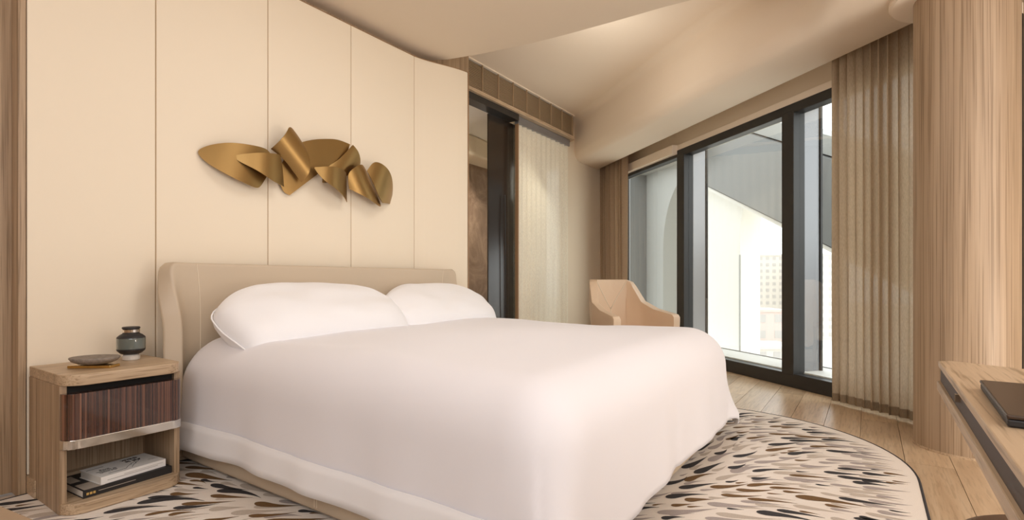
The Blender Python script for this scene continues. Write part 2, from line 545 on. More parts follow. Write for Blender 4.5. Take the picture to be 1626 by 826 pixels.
# air grille with louvres, rounded right end
gr = thing('air_grille', 'long bronze louvred air grille above the sliding glass', 'air vent', (4.8, 3.05, 2.67))
GX0, GX1, GZ0, GZ1 = 3.70, 5.90, 2.70, 2.955
link('backing', prism(B(), rrect(GX0, GX1, 3.075, 3.30, (0, 0.07, 0, 0)), GZ0 + 0.002, GZ1 - 0.002), M['dark'], gr)
slat_me = None
NS = 15
for k in range(NS):
    z = GZ0 + 0.012 + (GZ1 - GZ0 - 0.024) * (k + 0.5) / NS
    if slat_me is None:
        o = link('slat', prism(B(), rrect(GX0, GX1 + 0.005, 3.060, 3.10, (0, 0.07, 0, 0)), -0.003, 0.003), M['grille'], gr, world=False)
        slat_me = o.data
    else:
        o = bpy.data.objects.new('slat', slat_me); COL.objects.link(o); o.parent = gr
    o.location = Vector((0, 0, z)) - Vector((4.8, 3.05, 2.67)) + Vector((0, 0, 0))
for v in slat_me.vertices:
    v.co.x -= 0; v.co.y -= 0
for o in [c for c in COL.objects if c.parent == gr and c.name.startswith('slat')]:
    o.location = (-4.8, -3.05, o.location.z)
for k in range(9):
    x = GX0 + 0.01 + 0.262 * k
    if x < GX1 - 0.08:
        link('divider', bx(x - 0.004, x + 0.004, 3.047, 3.06, GZ0, GZ1), M['grille'], gr)
link('lower_rail', prism(B(), rrect(GX0, GX1 + 0.02, 3.045, 3.30, (0, 0.085, 0, 0)), 2.665, GZ0), M['oak_x'], gr)
link('upper_rail', prism(B(), rrect(GX0, GX1 + 0.02, 3.045, 3.30, (0, 0.085, 0, 0)), GZ1, 2.968), M['ceil'], gr)

# cream voile over the fixed glass
vo = thing('voile_curtain', 'cream voile hanging flat over the glass partition beside the dark door', 'curtain', (5.2, 3.12, 0))


def voile(u, v):
    x = 4.68 + 1.13 * u
    a = 0.009 + 0.004 * sin(9 * u)
    return Vector((x, 3.125 + a * sin(2 * pi * 11 * u + 1.2 * sin(5 * u)), 0.02 + 2.56 * v))


link('fabric', gridmesh(B(), 150, 4, voile), M['sheerW'], vo, smooth=True)
link('head_rail', bx(4.67, 5.83, 3.10, 3.15, 2.58, 2.66), M['fin'], vo)
link('side_frame', bx(4.668, 4.682, 3.105, 3.145, 0.02, 2.58), M['trimwood'], vo)
gpart = struct(link('window_1', bx(4.68, 5.82, 3.165, 3.175, 0, 2.66), M['glass']))

# window wall: solid part by the column, header, bulkhead
struct(link('wall_right', wbx(-4.6, -2.35, 0.0, 0.16, 0, 2.969), M['oak']))
struct(link('wall_right_header', wbx(-2.35, 2.78, 0.0, 0.25, 2.377, 2.969), M['wall']))
struct(link('trim_4', wbx(-2.35, 0.86, -0.05, 0.0, 2.380, 2.44, bevel=0.004), M['soffit']))
struct(link('trim_5', wbx(0.86, 2.72, -0.12, -0.001, 2.335, 2.44, bevel=0.004), M['soffit']))
struct(link('wall_corner', wbx(2.66, 2.80, -0.1, 0.25, 0, 2.969), M['wall']))


def nin(s):
    return -0.86 - 0.42 * smooth(-1.55, -2.5, s)


def bulk_profile(s):
    ni = nin(s)
    P = []
    for k in range(7):                                   # cove against the ceiling
        a = pi / 2 * k / 6
        P.append((ni - 0.10 + 0.10 * sin(a), 2.972 - 0.10 * (1 - cos(a))))
    R = 0.12
    for k in range(11):                                  # rounded lower edge
        a = pi / 2 * k / 10
        P.append((ni + 0.02 + R - R * cos(a), 2.46 + R - R * sin(a)))
    P += [(-0.31, 2.46), (-0.295, 2.468), (-0.295, 2.972)]
    return P


bm = B()
rings = []
SS = [-3.3, -3.0, -2.7, -2.5, -2.4, -2.3, -2.2, -2.1, -2.0, -1.9, -1.8, -1.7, -1.6, -1.4, -1.0, 0.0, 1.0, 9.0]
for s in SS:
    rg = []
    for (n, z) in bulk_profile(min(s, 1.0)):
        se = s if s < 8 else (3.20 - 1.105 + 0.6356 * n) / 0.772
        rg.append(bm.verts.new(W(se, n, z)))
    rings.append(rg)
for a, b in zip(rings, rings[1:]):
    for k in range(len(a)):
        bm.faces.new((a[k], a[(k + 1) % len(a)], b[(k + 1) % len(a)], b[k]))
bm.faces.new(rings[0]); bm.faces.new(rings[-1][::-1])
struct(link('trim_6', bm, M['soffit'], smooth=True, mods=[('EDGE_SPLIT', dict(split_angle=radians(50)))]))

# windows: black posts and rails, panes, outer fins
win = struct(link('window_2', wbx(-2.35, 2.66, -0.055, 0.05, 0.0, 0.115, bevel=0.004), M['black']))
link('window_frame', wbx(-2.35, 2.66, -0.055, 0.05, 2.30, 2.3795, bevel=0.004), M['black'], win)
for (s0, s1) in ((0.725, 0.86), (-0.81, -0.683), (-2.35, -2.22), (2.53, 2.66)):
    link('mullion', wbx(s0, s1, -0.06, 0.06, 0.10, 2.32, bevel=0.004), M['black'], win)
    c = s0 + 0.035
    link('outer_fin', wbx(c, c + 0.06, 0.06, 0.25, 0.02, 2.9, bevel=0.004), M['fin'], win)
    link('fin_cap', wbx(c - 0.012, c + 0.072, 0.25, 0.275, 0.0, 2.9, bevel=0.003), M['black'], win)
    link('fin_groove', wbx(c - 0.004, c + 0.064, 0.075, 0.085, 0.1, 2.4), M['black'], win)
for (s0, s1) in ((0.86, 2.53), (-0.683, 0.725), (-2.22, -0.81)):
    link('pane', wbx(s0, s1, 0.0, 0.008, 0.115, 2.30), M['glass'], win)
link('outer_sill', wbx(-2.35, 2.66, 0.05, 0.42, 0.03, 0.125), M['concrete'], win)
link('sill_edge', wbx(-2.35, 2.66, 0.42, 0.44, 0.03, 0.13), M['black'], win)

# ------------------------------------------------------------------ wooden column with ceiling collar
cx, cy = 3.666, -0.424
cl = thing('wooden_column', 'round oak veneered column standing behind the desk', 'column', (cx, cy, 0))
link('shaft', lathe(B(), [(0.219, 0.0), (0.219, 2.97)], (cx, cy, 0), 64), M['oak_col'], cl, smooth=True, mods=[('EDGE_SPLIT', {})])
link('collar', lathe(B(), [(0.222, 2.425), (0.318, 2.425), (0.33, 2.437), (0.33, 2.52), (0.30, 2.60), (0.222, 2.60)], (cx, cy, 0), 64), M['soffit'], cl, smooth=True, mods=[('EDGE_SPLIT', {})])
link('foot_ring', lathe(B(), [(0.222, 0.0), (0.222, 0.012)], (cx, cy, 0), 64), M['oak_x'], cl)  # low oak ring around the foot of the shaft

# ------------------------------------------------------------------ curtains along the window


def curtain(name, label, s0, s1, waves, amp, mat, z1, ph, n0=-0.2):
    c = W((s0 + s1) / 2, n0, 0)
    root = thing(name, label, 'curtain', c)

    def f(u, v, out=0.0):
        s = s0 + (s1 - s0) * u
        k = amp * (0.55 + 0.45 * v ** 0.5 + 0.25 * sin(13 * u + ph))
        w = sin(2 * pi * waves * u + ph + 1.1 * sin(7 * u + ph) + 0.25 * sin(3 * v + 5 * u))
        return W(s + 0.006 * sin(2 * pi * waves * 2 * u), n0 + k * w - out, 0.022 + (z1 - 0.022) * v)
    link('fabric', gridmesh(B(), int(waves * 16), 14, f), mat, root, smooth=True)
    link('hem', gridmesh(B(), int(waves * 16), 1, lambda u, v: f(u, v * 0.022, 0.002)), M['hem'], root, smooth=True)
    return root


curtain('linen_curtain', 'sheer sand linen curtain hanging between the window and the wooden column', -2.24, -1.315, 15, 0.034, M['sheerR'], 2.60, 0.4)
curtain('brown_curtain', 'brown curtain in the corner behind the tan armchair', 1.76, 2.62, 9, 0.055, M['sheerL'], 2.60, 1.7)

# ------------------------------------------------------------------ rug
rugpts = rrect(-0.5, 3.86, -0.185, 2.89, (0.4, 0.95, 0.4, 0.02), 24)
rug = thing('rug', 'large cream rug with charcoal and bronze teardrop strokes under the bed', 'rug', (1.7, 1.3, 0))
link('pile', prism(B(), rugpts, 0.001, 0.012), M['rug'], rug)
link('edge_binding', tube(B(), [(x, y, 0.0075) for x, y in rugpts] + [(rugpts[0][0], rugpts[0][1], 0.0075)], 0.0068, 6), M['k_char'], rug, smooth=True)


def inrug(x, y):
    if not (-0.47 < x < 3.83 and -0.155 < y < 2.86):
        return False
    r = 0.92
    ccx, ccy = 3.83 - r, -0.155 + r
    return not (x > ccx and y < ccy and hypot(x - ccx, y - ccy) > r)


def flow(x, y):
    a = radians(-50)
    n1 = noise.noise(Vector((x * 0.75, y * 0.75, 3.1)))
    n2 = noise.noise(Vector((x * 1.9, y * 1.9, 7.7)))
    return a + 1.5 * n1 + 0.9 * n2


TT = [0.0, 0.02, 0.07, 0.15, 0.25, 0.38, 0.52, 0.66, 0.80, 0.92, 1.0]


def stroke(bm, x, y, ln, wd, z):
    curl = random.uniform(-0.9, 0.9)
    n = len(TT) - 1
    px, pyy = x, y
    left, right = [], []
    for k in range(n + 1):
        t = TT[k]
        a = flow(px, pyy) + curl * (t - 0.4)
        w = wd * 0.5 * (sqrt(max(0, 1 - ((t - 0.22) / 0.22) ** 2)) if t < 0.22 else 0.06 * (1 - t) + 0.94 * (1 - (t - 0.22) / 0.78) ** 1.15)
        if k in (0, n):
            w = 0.0008
        left.append((px - sin(a) * w, pyy + cos(a) * w)); right.append((px + sin(a) * w, pyy - cos(a) * w))
        if k < n:
            st = ln * (TT[k + 1] - t)
            px += cos(a) * st; pyy += sin(a) * st
    if not (inrug(*left[-1]) and inrug(*left[0]) and inrug(*right[4])):
        return False
    L = [bm.verts.new((p[0], p[1], z)) for p in left]
    Rr = [bm.verts.new((p[0], p[1], z)) for p in right]
    for k in range(n):
        bm.faces.new((L[k], Rr[k], Rr[k + 1], L[k + 1]))
    return True


random.seed(11)
cells = {}


def tryplace(x, y, ln, wd, store, gap):
    a = flow(x, y)
    pts = []
    px, pyy = x, y
    for k in range(6):
        if not inrug(px, pyy):
            return False
        pts.append((px, pyy, wd * 0.5 * (1 - k / 7)))
        a = flow(px, pyy)
        px += cos(a) * ln / 5; pyy += sin(a) * ln / 5
    for (qx, qy, w) in pts:
        ci, cj = int(qx * 10), int(qy * 10)
        for i in (-1, 0, 1):
            for j in (-1, 0, 1):
                for (rx, ry, rw) in store.get((ci + i, cj + j), ()):
                    if hypot(qx - rx, qy - ry) < (w + rw) * gap:
                        return False
    for p in pts:
        store.setdefault((int(p[0] * 10), int(p[1] * 10)), []).append(p)
    return True


def hidden(x, y):
    return 1.45 < x < 2.95 and 1.0 < y < 2.6


bms = {k: B() for k in ('k_char', 'k_brz', 'k_grey', 'k_gre')}
nst = 0
for i in range(22000):
    x, y = random.uniform(-0.5, 3.86), random.uniform(-0.2, 2.9)
    if hidden(x, y) or not inrug(x, y):
        continue
    far = i > 9000
    ln = random.uniform(0.09, 0.14) if far else random.uniform(0.16, 0.27)
    wd = ln * random.uniform(0.16, 0.23) if not far else ln * random.uniform(0.26, 0.36)
    if tryplace(x, y, ln, wd, cells, 1.02):
        k = random.choices(['k_char', 'k_brz', 'k_grey', 'k_gre'], [0.33, 0.27, 0.25, 0.15])[0]
        stroke(bms[k], x, y, ln, wd, 0.0131 if k in ('k_char', 'k_brz') else 0.0128)
for i in range(22000):                                     # paler strokes fill what is left
    x, y = random.uniform(-0.5, 3.86), random.uniform(-0.2, 2.9)
    if hidden(x, y) or not inrug(x, y):
        continue
    ln = random.uniform(0.10, 0.2); wd = ln * random.uniform(0.2, 0.3)
    if tryplace(x, y, ln, wd, cells, 0.8):
        stroke(bms[random.choice(['k_grey', 'k_gre', 'k_gre'])], x, y, ln, wd, 0.0125)
for i in range(26000):                                    # short strokes close the last gaps and the rim
    x, y = random.uniform(-0.5, 3.86), random.uniform(-0.2, 2.9)
    if hidden(x, y) or not inrug(x, y):
        continue
    ln = random.uniform(0.06, 0.11); wd = ln * random.uniform(0.2, 0.3)
    if tryplace(x, y, ln, wd, cells, 1.05):
        stroke(bms[random.choice(['k_char', 'k_brz', 'k_grey', 'k_gre', 'k_grey'])], x, y, ln, wd, 0.0127)
for k, nm in (('k_char', 'charcoal_strokes'), ('k_brz', 'bronze_strokes'), ('k_grey', 'grey_strokes'), ('k_gre', 'greige_strokes')):
    o = link(nm, bms[k], M[k], rug)
    o['kind'] = 'stuff'

# ------------------------------------------------------------------ bed
BX0, BX1, BY0 = 1.20, 3.18, 0.71
bed = thing('bed', 'king bed with taupe leather winged headboard and low leather base', 'bed', (2.19, 1.75, 0.012))
link('base', prism(B(), rrect(BX0, BX1, BY0, 2.78, (0.08, 0.08, 0.02, 0.02)), 0.03, 0.30), M['leather'], bed, mods=[BEV(0.028, 4)])
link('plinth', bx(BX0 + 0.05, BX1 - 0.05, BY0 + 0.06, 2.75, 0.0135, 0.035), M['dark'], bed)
link('mattress', bx(1.24, 3.16, 0.78, 2.70, 0.30, 0.585, bevel=0.05, seg=4), M['linen'], bed, smooth=True)
for y in (1.70,):
    link('stitching', bx(BX0 - 0.0015, BX0 + 0.002, y - 0.002, y + 0.002, 0.05, 0.28), M['stitch'], bed)
    link('stitching', bx(BX0 - 0.0015, BX0 + 0.002, y + 0.012, y + 0.016, 0.05, 0.28), M['stitch'], bed)

HL, HR, HB, HRAD, HY0 = 1.128, 3.205, 2.79, 0.12, 2.60
ST = HB - HRAD - HY0
ARC = pi / 2 * HRAD
MID = HR - HL - 2 * HRAD
HTOT = 2 * ST + 2 * ARC + MID


def hpath(a):
    if a < ST:
        return HL, HY0 + a
    a -= ST
    if a < ARC:
        t = a / HRAD
        return HL + HRAD - HRAD * cos(t), HB - HRAD + HRAD * sin(t)
    a -= ARC
    if a < MID:
        return HL + HRAD + a, HB
    a -= MID
    if a < ARC:
        t = a / HRAD
        return HR - HRAD + HRAD * sin(t), HB - HRAD + HRAD * cos(t)
    a -= ARC
    return HR, HB - HRAD - a


HC = [(0.0, 0.10), (0.66, 0.10), (0.74, 0.104), (0.833, 0.130), (0.90, 0.160), (0.94, 0.174), (0.965, 0.188), (0.985, 0.21)]


def hcut(z):
    for (a, p), (b, q) in zip(HC, HC[1:]):
        if z <= b:
            return p + (q - p) * (z - a) / (b - a)
    return HC[-1][1]


def hpt(a, z, inw=0.0):
    x, y = hpath(a)
    k = abs(x - 2.16) / 1.04
    flare = 0.115 * max(0, (z - 0.62) / 0.365) ** 2.2 * min(1, k) ** 10
    x += flare if x > 2.16 else -flare
    y -= 0.02 * (0.97 - z) * 0.0
    return Vector((x, y, z))


def hsurf(u, v):
    z = 0.10 + 0.55 * min(1, v / 0.3) + 0.335 * max(0, (v - 0.3) / 0.7)
    c = hcut(z)
    # denser sampling near the wings
    t = u
    a = c + (HTOT - 2 * c) * (t + 0.13 * sin(2 * pi * t) / (2 * pi) * 0 + 0.0)
    return hpt(a, z)


link('headboard', gridmesh(B(), 72, 24, hsurf), M['leather'], bed, smooth=True,
     mods=[SOL(0.08), ('BEVEL', dict(width=0.012, segments=3, limit_method='ANGLE', angle_limit=radians(50)))])
for side in (0, 1):
    pts = []
    for k in range(14):
        z = 0.30 + 0.682 * k / 13
        a = ST + ARC + 0.02 + 0.01 * z
        a = a if side == 0 else HTOT - a
        p = hpt(a, z)
        pts.append(p + Vector((0.003 if side == 0 else -0.003, -0.0405, 0)))
    link('stitching', tube(B(), pts, 0.0022, 6), M['stitch'], bed)

# duvet
DX, DW, DR = 2.205, 1.035, 0.20
DFOOT, DHEAD = 0.655, 2.70
DTOP, DDROP = 0.617, 0.50


def edgef(r, R):
    if r < R * pi / 2:
        return R * sin(r / R), R * (1 - cos(r / R))
    e = r - R * pi / 2
    return R + 0.035 * e, R + e * 0.998


RMAX = DR * pi / 2 + (DDROP - DR)


def duvet(p, q, off=0.0):
    """p across (signed), q from the head towards the foot, both measured along the cloth"""
    fl_w = DW - DR
    fl_q = (DHEAD - DFOOT) - DR
    dx = max(abs(p) - fl_w, 0.0)
    dq = max(q - fl_q, 0.0)
    sg = 1 if p >= 0 else -1
    r = (dx ** 3 + dq ** 3) ** (1 / 3) if (dx > 0 and dq > 0) else max(dx, dq)
    r = min(r, RMAX + 0.6 * max(0.0, r - RMAX)) if r < RMAX + 0.12 else RMAX + 0.072 + 0.15 * (r - RMAX - 0.12)
    x = DX + sg * min(abs(p), fl_w)
    y = DHEAD - min(q, fl_q)
    z = DTOP
    if r > 0:
        R = DR * (1 - 0.0)
        o, d = edgef(r, R)
        ph = atan2(dq, dx) if (dx > 0 or dq > 0) else 0
        lx, ly = cos(ph), sin(ph)
        # square the plan a little so that the corner is not a cone
        cn = sin(2 * ph)
        o *= 1 + 0.02 * cn
        hang = min(1.0, d / DDROP)
        o += 0.10 * cn ** 3 * hang ** 3
        along = y if ph < 0.6 else x
        o += hang ** 1.5 * (0.005 * sin(along * 7.3 + 1.1) + 0.004 * sin(along * 17.0 + sg) + 0.010 * noise.noise(Vector((x * 2.5, y * 2.5, 1.0))) + 0.005 * noise.noise(Vector((along * 9, d * 5, 4.0))))
        o += off
        x += sg * o * lx
        y -= o * ly
        z -= d * (1.0 - 0.03 * cn)
    nn = noise.noise(Vector((p * 1.3, q * 1.3, 2.0))) * 0.018 + noise.noise(Vector((p * 3.5, q * 3.5, 9.0))) * 0.005
    dome = 0.015 * (1 - (p / DW) ** 2) if abs(p) < DW else 0
    z += (nn + dome) * (1 - min(1, r / RMAX)) + 0.0
    if q < 0.06:
        z -= 0.03 * (1 - q / 0.06) ** 2
    z += 0.006 * sin(p * 5 + q * 3) * min(1, r / RMAX)
    return Vector((x, y, z))


PM = DW - DR + RMAX
QM = (DHEAD - DFOOT) - DR + RMAX
dv = link('duvet', gridmesh(B(), 120, 110, lambda u, v: duvet(-PM + 2 * PM * u, QM * v)), M['linen'], None, smooth=True, mods=[SOL(0.01, -1.0)])
tag(dv, 'smooth white cotton duvet draped over the king bed', 'duvet')
link('hem_border', gridmesh(B(), 4, 90, lambda u, v: duvet(-(PM + 0.002) + 0.125 * u, 0.02 + (QM - 0.24) * v, 0.008 + 0.003 * (u < 0.99))), M['linen2'], dv, smooth=True, mods=[SOL(0.005)])


# pillows
def pillow(name, label, cx, cy, cz, w, h, t, tilt, yaw, seed):
    random.seed(seed)
    root = thing(name, label, 'pillow', (cx, cy, cz), radians(yaw), 'white pillows on the bed')
    mt = Matrix.Rotation(radians(tilt), 4, 'X')
    bm = B()
    n = 40

    def f(u, v, sd):
        a, b = 2 * u - 1, 2 * v - 1
        ea = max(0, 1 - abs(a) ** 4.5); eb = max(0, 1 - abs(b) ** 3.0)
        th = (ea ** 0.55) * (eb ** 0.55)
        # edges pull inwards between the corners
        x = a * w / 2 * (1 - (0.26 if b > 0 else 0.12) * abs(b) ** 2.2)
        y = b * h / 2 * (1 - (0.42 if b > 0 else -0.02) * abs(a) ** 3)
        wr = noise.noise(Vector((a * 2.6 + seed, b * 2.2, seed * 1.7))) * 0.014 + noise.noise(Vector((a * 6 + seed, b * 3, 5))) * 0.016 * abs(a) ** 3
        z = sd * (t / 2 * th) + wr * (0.4 + 0.6 * th)
        # heavier at the bottom
        z *= 1 - 0.15 * b
        return mt @ Vector((x, y, z))
    top = [[bm.verts.new(f(i / n, j / n, 1)) for j in range(n + 1)] for i in range(n + 1)]
    bot = [[top[i][j] if i in (0, n) or j in (0, n) else bm.verts.new(f(i / n, j / n, -1)) for j in range(n + 1)] for i in range(n + 1)]
    for i in range(n):
        for j in range(n):
            bm.faces.new((top[i][j], top[i + 1][j], top[i + 1][j + 1], top[i][j + 1]))
            bm.faces.new((bot[i][j], bot[i][j + 1], bot[i + 1][j + 1], bot[i + 1][j]))
    link('cover', bm, M['linen2'], root, smooth=True, world=False, mods=[SUB(1)])
    ring = [f(i / 24, 0, 0) for i in range(25)] + [f(1, j / 12, 0) for j in range(1, 13)] + [f(1 - i / 24, 1, 0) for i in range(1, 25)] + [f(0, 1 - j / 12, 0) for j in range(1, 12)]
    link('piping', tube(B(), ring + [ring[0]], 0.004, 6), M['linen2'], root, smooth=True, world=False)
    return root


pillow('pillow', 'white pillow nearer the camera, leaning on the headboard by the nightstand', 1.79, 2.525, 0.705, 1.14, 0.52, 0.28, 33, 2, 1)
pillow('pillow', 'white pillow on the far side of the bed, half behind the nearer pillow', 2.78, 2.54, 0.705, 0.98, 0.50, 0.26, 33, -2, 4)

# ------------------------------------------------------------------ nightstand
NX0, NX1, NY0, NY1, NZ = 0.665, 1.08, 2.46, 2.885, 0.0135
ns = thing('nightstand', 'oak nightstand with ebony drawer standing left of the bed', 'nightstand', ((NX0 + NX1) / 2, (NY0 + NY1) / 2, NZ))
TOPZ = 0.542
link('top', prism(B(), rrect(NX0, NX1, NY0, NY1, (0.075, 0.075, 0.004, 0.004), 10), TOPZ - 0.042, TOPZ), M['oak_x'], ns, mods=[BEV(0.003)])
link('bottom_shelf', prism(B(), rrect(NX0, NX1, NY0, NY1, (0.075, 0.075, 0.004, 0.004), 10), NZ, 0.055), M['oak_x'], ns, mods=[BEV(0.003)])
link('side_panel', bx(NX0 - 0.0006, NX0 + 0.022, NY0 + 0.055, NY1 + 0.0006, NZ, TOPZ - 0.042, bevel=0.001), M['oak'], ns)
link('side_panel', bx(NX1 - 0.022, NX1 + 0.0006, NY0 + 0.055, NY1 + 0.0006, NZ, TOPZ - 0.042, bevel=0.001), M['oak'], ns)
link('back_panel', bx(NX0 + 0.022, NX1 - 0.022, NY1 - 0.05, NY1, 0.055, TOPZ - 0.042), M['oak'], ns)
link('recess', bx(NX0 + 0.0225, NX1 - 0.0225, NY0 + 0.075, NY1 - 0.051, 0.445, TOPZ - 0.0425), M['dark'], ns)
dr = link('drawer', prism(B(), rrect(NX0 + 0.001, NX1 - 0.001, NY0 + 0.006, NY0 + 0.0545, (0.048, 0.048, 0, 0), 10), 0.297, 0.470), M['ebony'], ns, mods=[BEV(0.002)])
link('steel_rail', prism(B(), rrect(NX0 - 0.001, NX1 + 0.001, NY0 + 0.003, NY0 + 0.0545, (0.05, 0.05, 0, 0), 10), 0.262, 0.2965), M['chrome'], dr, mods=[BEV(0.002)])
link('drawer_box', bx(NX0 + 0.023, NX1 - 0.023, NY0 + 0.05, NY1 - 0.06, 0.27, 0.44), M['dark'], dr)

# jar, dish, tray
JX, JY = 0.975, 2.735
jar = thing('glass_jar', 'smoked glass jar with black shoulders and clear base on the nightstand', 'jar', (JX, JY, TOPZ))
link('foot', lathe(B(), [(0.030, 0.0), (0.034, 0.004), (0.034, 0.020), (0.028, 0.026)], (JX, JY, TOPZ), 40), M['crystal'], jar, smooth=True, mods=[('EDGE_SPLIT', {})])
link('lower_shoulder', lathe(B(), [(0.028, 0.026), (0.040, 0.031), (0.0525, 0.044), (0.0540, 0.052)], (JX, JY, TOPZ), 40), M['ink'], jar, smooth=True, mods=[('EDGE_SPLIT', {})])
link('body', lathe(B(), [(0.0540, 0.052), (0.0545, 0.056), (0.0545, 0.096), (0.0540, 0.099)], (JX, JY, TOPZ), 40), M['smoke'], jar, smooth=True, mods=[('EDGE_SPLIT', {})])
link('upper_shoulder', lathe(B(), [(0.0540, 0.099), (0.0525, 0.104), (0.042, 0.114), (0.034, 0.118), (0.031, 0.122)], (JX, JY, TOPZ), 40), M['ink'], jar, smooth=True, mods=[('EDGE_SPLIT', {})])
link('neck', lathe(B(), [(0.031, 0.122), (0.033, 0.125), (0.033, 0.137), (0.030, 0.139)], (JX, JY, TOPZ), 40), M['chrome'], jar, smooth=True, mods=[('EDGE_SPLIT', {})])
link('stopper', lathe(B(), [(0.030, 0.139), (0.034, 0.141), (0.034, 0.147), (0.031, 0.149)], (JX, JY, TOPZ), 40), M['ink'], jar, smooth=True, mods=[('EDGE_SPLIT', {})])

TRX, TRY, TRA = 0.805, 2.625, radians(-52)
mt = Matrix.Translation((TRX, TRY, TOPZ)) @ Matrix.Rotation(TRA, 4, 'Z')
tray = tag(link('gold_tray', abox(B(), -0.083, 0.083, -0.03, 0.03, 0.0005, 0.012, mx=mt, bevel=0.002), M['gold']), 'flat gold bar tray beneath the stone dish', 'tray')
dz = TOPZ + 0.0125
dish = tag(link('stone_dish', lathe(B(), [(0.035, 0.0), (0.060, 0.004), (0.082, 0.014), (0.0905, 0.026), (0.0885, 0.030), (0.080, 0.031), (0.055, 0.026), (0.02, 0.023)], (0, 0, 0), 48,
           mx=Matrix.Translation((TRX + 0.006, TRY + 0.01, dz)) @ Matrix.Rotation(TRA, 4, 'Z') @ Matrix.Diagonal((1.0, 0.8, 1, 1))), M['stone'], smooth=True), 'shallow grey brown stone dish on a gold tray', 'dish')

# books on the lower shelf
SH = 0.0555


def bookmx(x, y, z, a):
    return Matrix.Translation((x, y, z)) @ Matrix.Rotation(radians(a), 4, 'Z')


def book(name, label, x, y, z, a, w, d, h, cover, pages, spine_front=True):
    root = thing(name, label, 'book', (x, y, z), radians(a), 'books on the nightstand shelf')
    link('page_block', bx(-w / 2 + 0.003, w / 2 - 0.003, -d / 2 + 0.003, d / 2 - 0.003, 0.002, h - 0.002), pages, root, world=False)
    link('cover', bx(-w / 2, w / 2, -d / 2, d / 2, h - 0.0022, h), cover, root, world=False)
    link('cover', bx(-w / 2, w / 2, -d / 2, d / 2, 0.0, 0.0022), cover, root, world=False)
    link('spine', bx(-w / 2, w / 2, -d / 2 - 0.001, -d / 2 + 0.003, 0.0, h), cover, root, world=False)
    return root


bk1 = book('book', 'black spined large book at the bottom of the pile on the nightstand shelf', 0.885, 2.635, SH, 4, 0.32, 0.24, 0.030, M['ink'], M['pages'])
for (x0, x1, y0, y1) in ((-0.155, -0.085, -0.115, -0.03), (-0.155, -0.12, 0.01, 0.10), (-0.08, 0.0, 0.06, 0.118), (0.03, 0.12, 0.07, 0.118)):
    link('cover_print', bx(x0, x1, y0, y1, 0.0301, 0.0305), M['greige'], bk1, world=False)
for k in range(3):
    link('spine_emblem', bx(-0.150 + 0.011 * k, -0.142 + 0.011 * k, -0.1222, -0.1205, 0.010, 0.019), M['goldink'], bk1, world=False)
link('spine_print', bx(-0.11, 0.02, -0.1222, -0.1205, 0.0145, 0.0165), M['greige'], bk1, world=False)
bk2 = book('book', 'white paperback with black lettering lying on top of the black book', 0.905, 2.612, SH + 0.031, 7, 0.245, 0.165, 0.031, M['paper'], M['pages'])


def lettering(txt, size, x, y, rot, parent, z, mat, bold=0.0, name='lettering'):
    cu = bpy.data.curves.new(name, 'FONT')
    cu.body = txt; cu.size = size; cu.extrude = 0.0002; cu.offset = bold
    cu.align_x = 'CENTER'; cu.align_y = 'CENTER'
    o = bpy.data.objects.new(name, cu)
    dg = bpy.context.evaluated_depsgraph_get()
    COL.objects.link(o)
    bpy.context.view_layer.update()
    me = bpy.data.meshes.new_from_object(o.evaluated_get(bpy.context.evaluated_depsgraph_get()))
    bpy.data.objects.remove(o)
    n = bpy.data.objects.new(name, me)
    me.materials.clear(); me.materials.append(mat)
    COL.objects.link(n); n.parent = parent
    n.location = (x, y, z); n.rotation_euler = (0, 0, radians(rot))
    return n


lettering('All is\nthink', 0.030, 0.045, 0.035, 180, bk2, 0.0313, M['ink'], 0.0012)
lettering('the book\nof modern\nliving', 0.017, -0.070, -0.012, 180, bk2, 0.0313, M['ink'], 0.0004)
lettering('notes on\ndesign', 0.011, 0.095, -0.030, 180, bk2, 0.0313, M['inkgrey'])
link('cover_rule', bx(-0.115, -0.055, 0.045, 0.048, 0.0311, 0.0314), M['ink'], bk2, world=False)
link('cover_rule', bx(-0.085, -0.02, -0.062, -0.059, 0.0311, 0.0314), M['ink'], bk2, world=False)
for (p0, p1) in (((-0.02, -0.055), (0.05, 0.01)), ((0.0, -0.06), (0.065, 0.012))):
    link('cover_sketch', tube(B(), [(p0[0] + (p1[0] - p0[0]) * t / 8 + 0.004 * sin(t * 2.2), p0[1] + (p1[1] - p0[1]) * t / 8 - 0.004 * cos(t * 2.9), 0.0312) for t in range(9)], 0.0009, 4), M['ink'], bk2, world=False)
link('spine_print', bx(-0.10, 0.09, -0.0842, -0.083, 0.012, 0.014), M['inkgrey'], bk2, world=False)
link('spine_print', bx(-0.04, 0.11, -0.0842, -0.083, 0.018, 0.0195), M['inkgrey'], bk2, world=False)

# ------------------------------------------------------------------ brass leaf wall sculpture
art = thing('wall_sculpture', 'brushed brass sculpture of curled leaf plates mounted over the headboard', 'wall art', (2.15, 2.90, 1.75))


def ap(cx_, cy_, y=2.86):
    px, pyy = 300 + cx_ * 0.22140, 180 + cy_ * 0.22140
    X = (px - 813) / 830
    k = -0.826 * X + 0.5635
    Y = y / k
    return ((0.5635 * X + 0.826) * Y, 0.9 + (445 - pyy) / 830 * Y)


def catmull(pts, n=6):
    out = []
    m = len(pts)
    for i in range(m):
        p = pts[i]; q = pts[(i + 1) % m]
        if len(p) > 2:             # corner: straight handling
            p0 = p
        else:
            p0 = pts[i - 1]
        q1 = q if len(q) > 2 else pts[(i + 2) % m]
        for k in range(n):
            t = k / n
            a = [0.5 * (2 * p[d] + (q[d] - p0[d]) * t + (2 * p0[d] - 5 * p[d] + 4 * q[d] - q1[d]) * t * t + (3 * p[d] - p0[d] - 3 * q[d] + q1[d]) * t ** 3) for d in (0, 1)]
            out.append((a[0], a[1]))
    return out


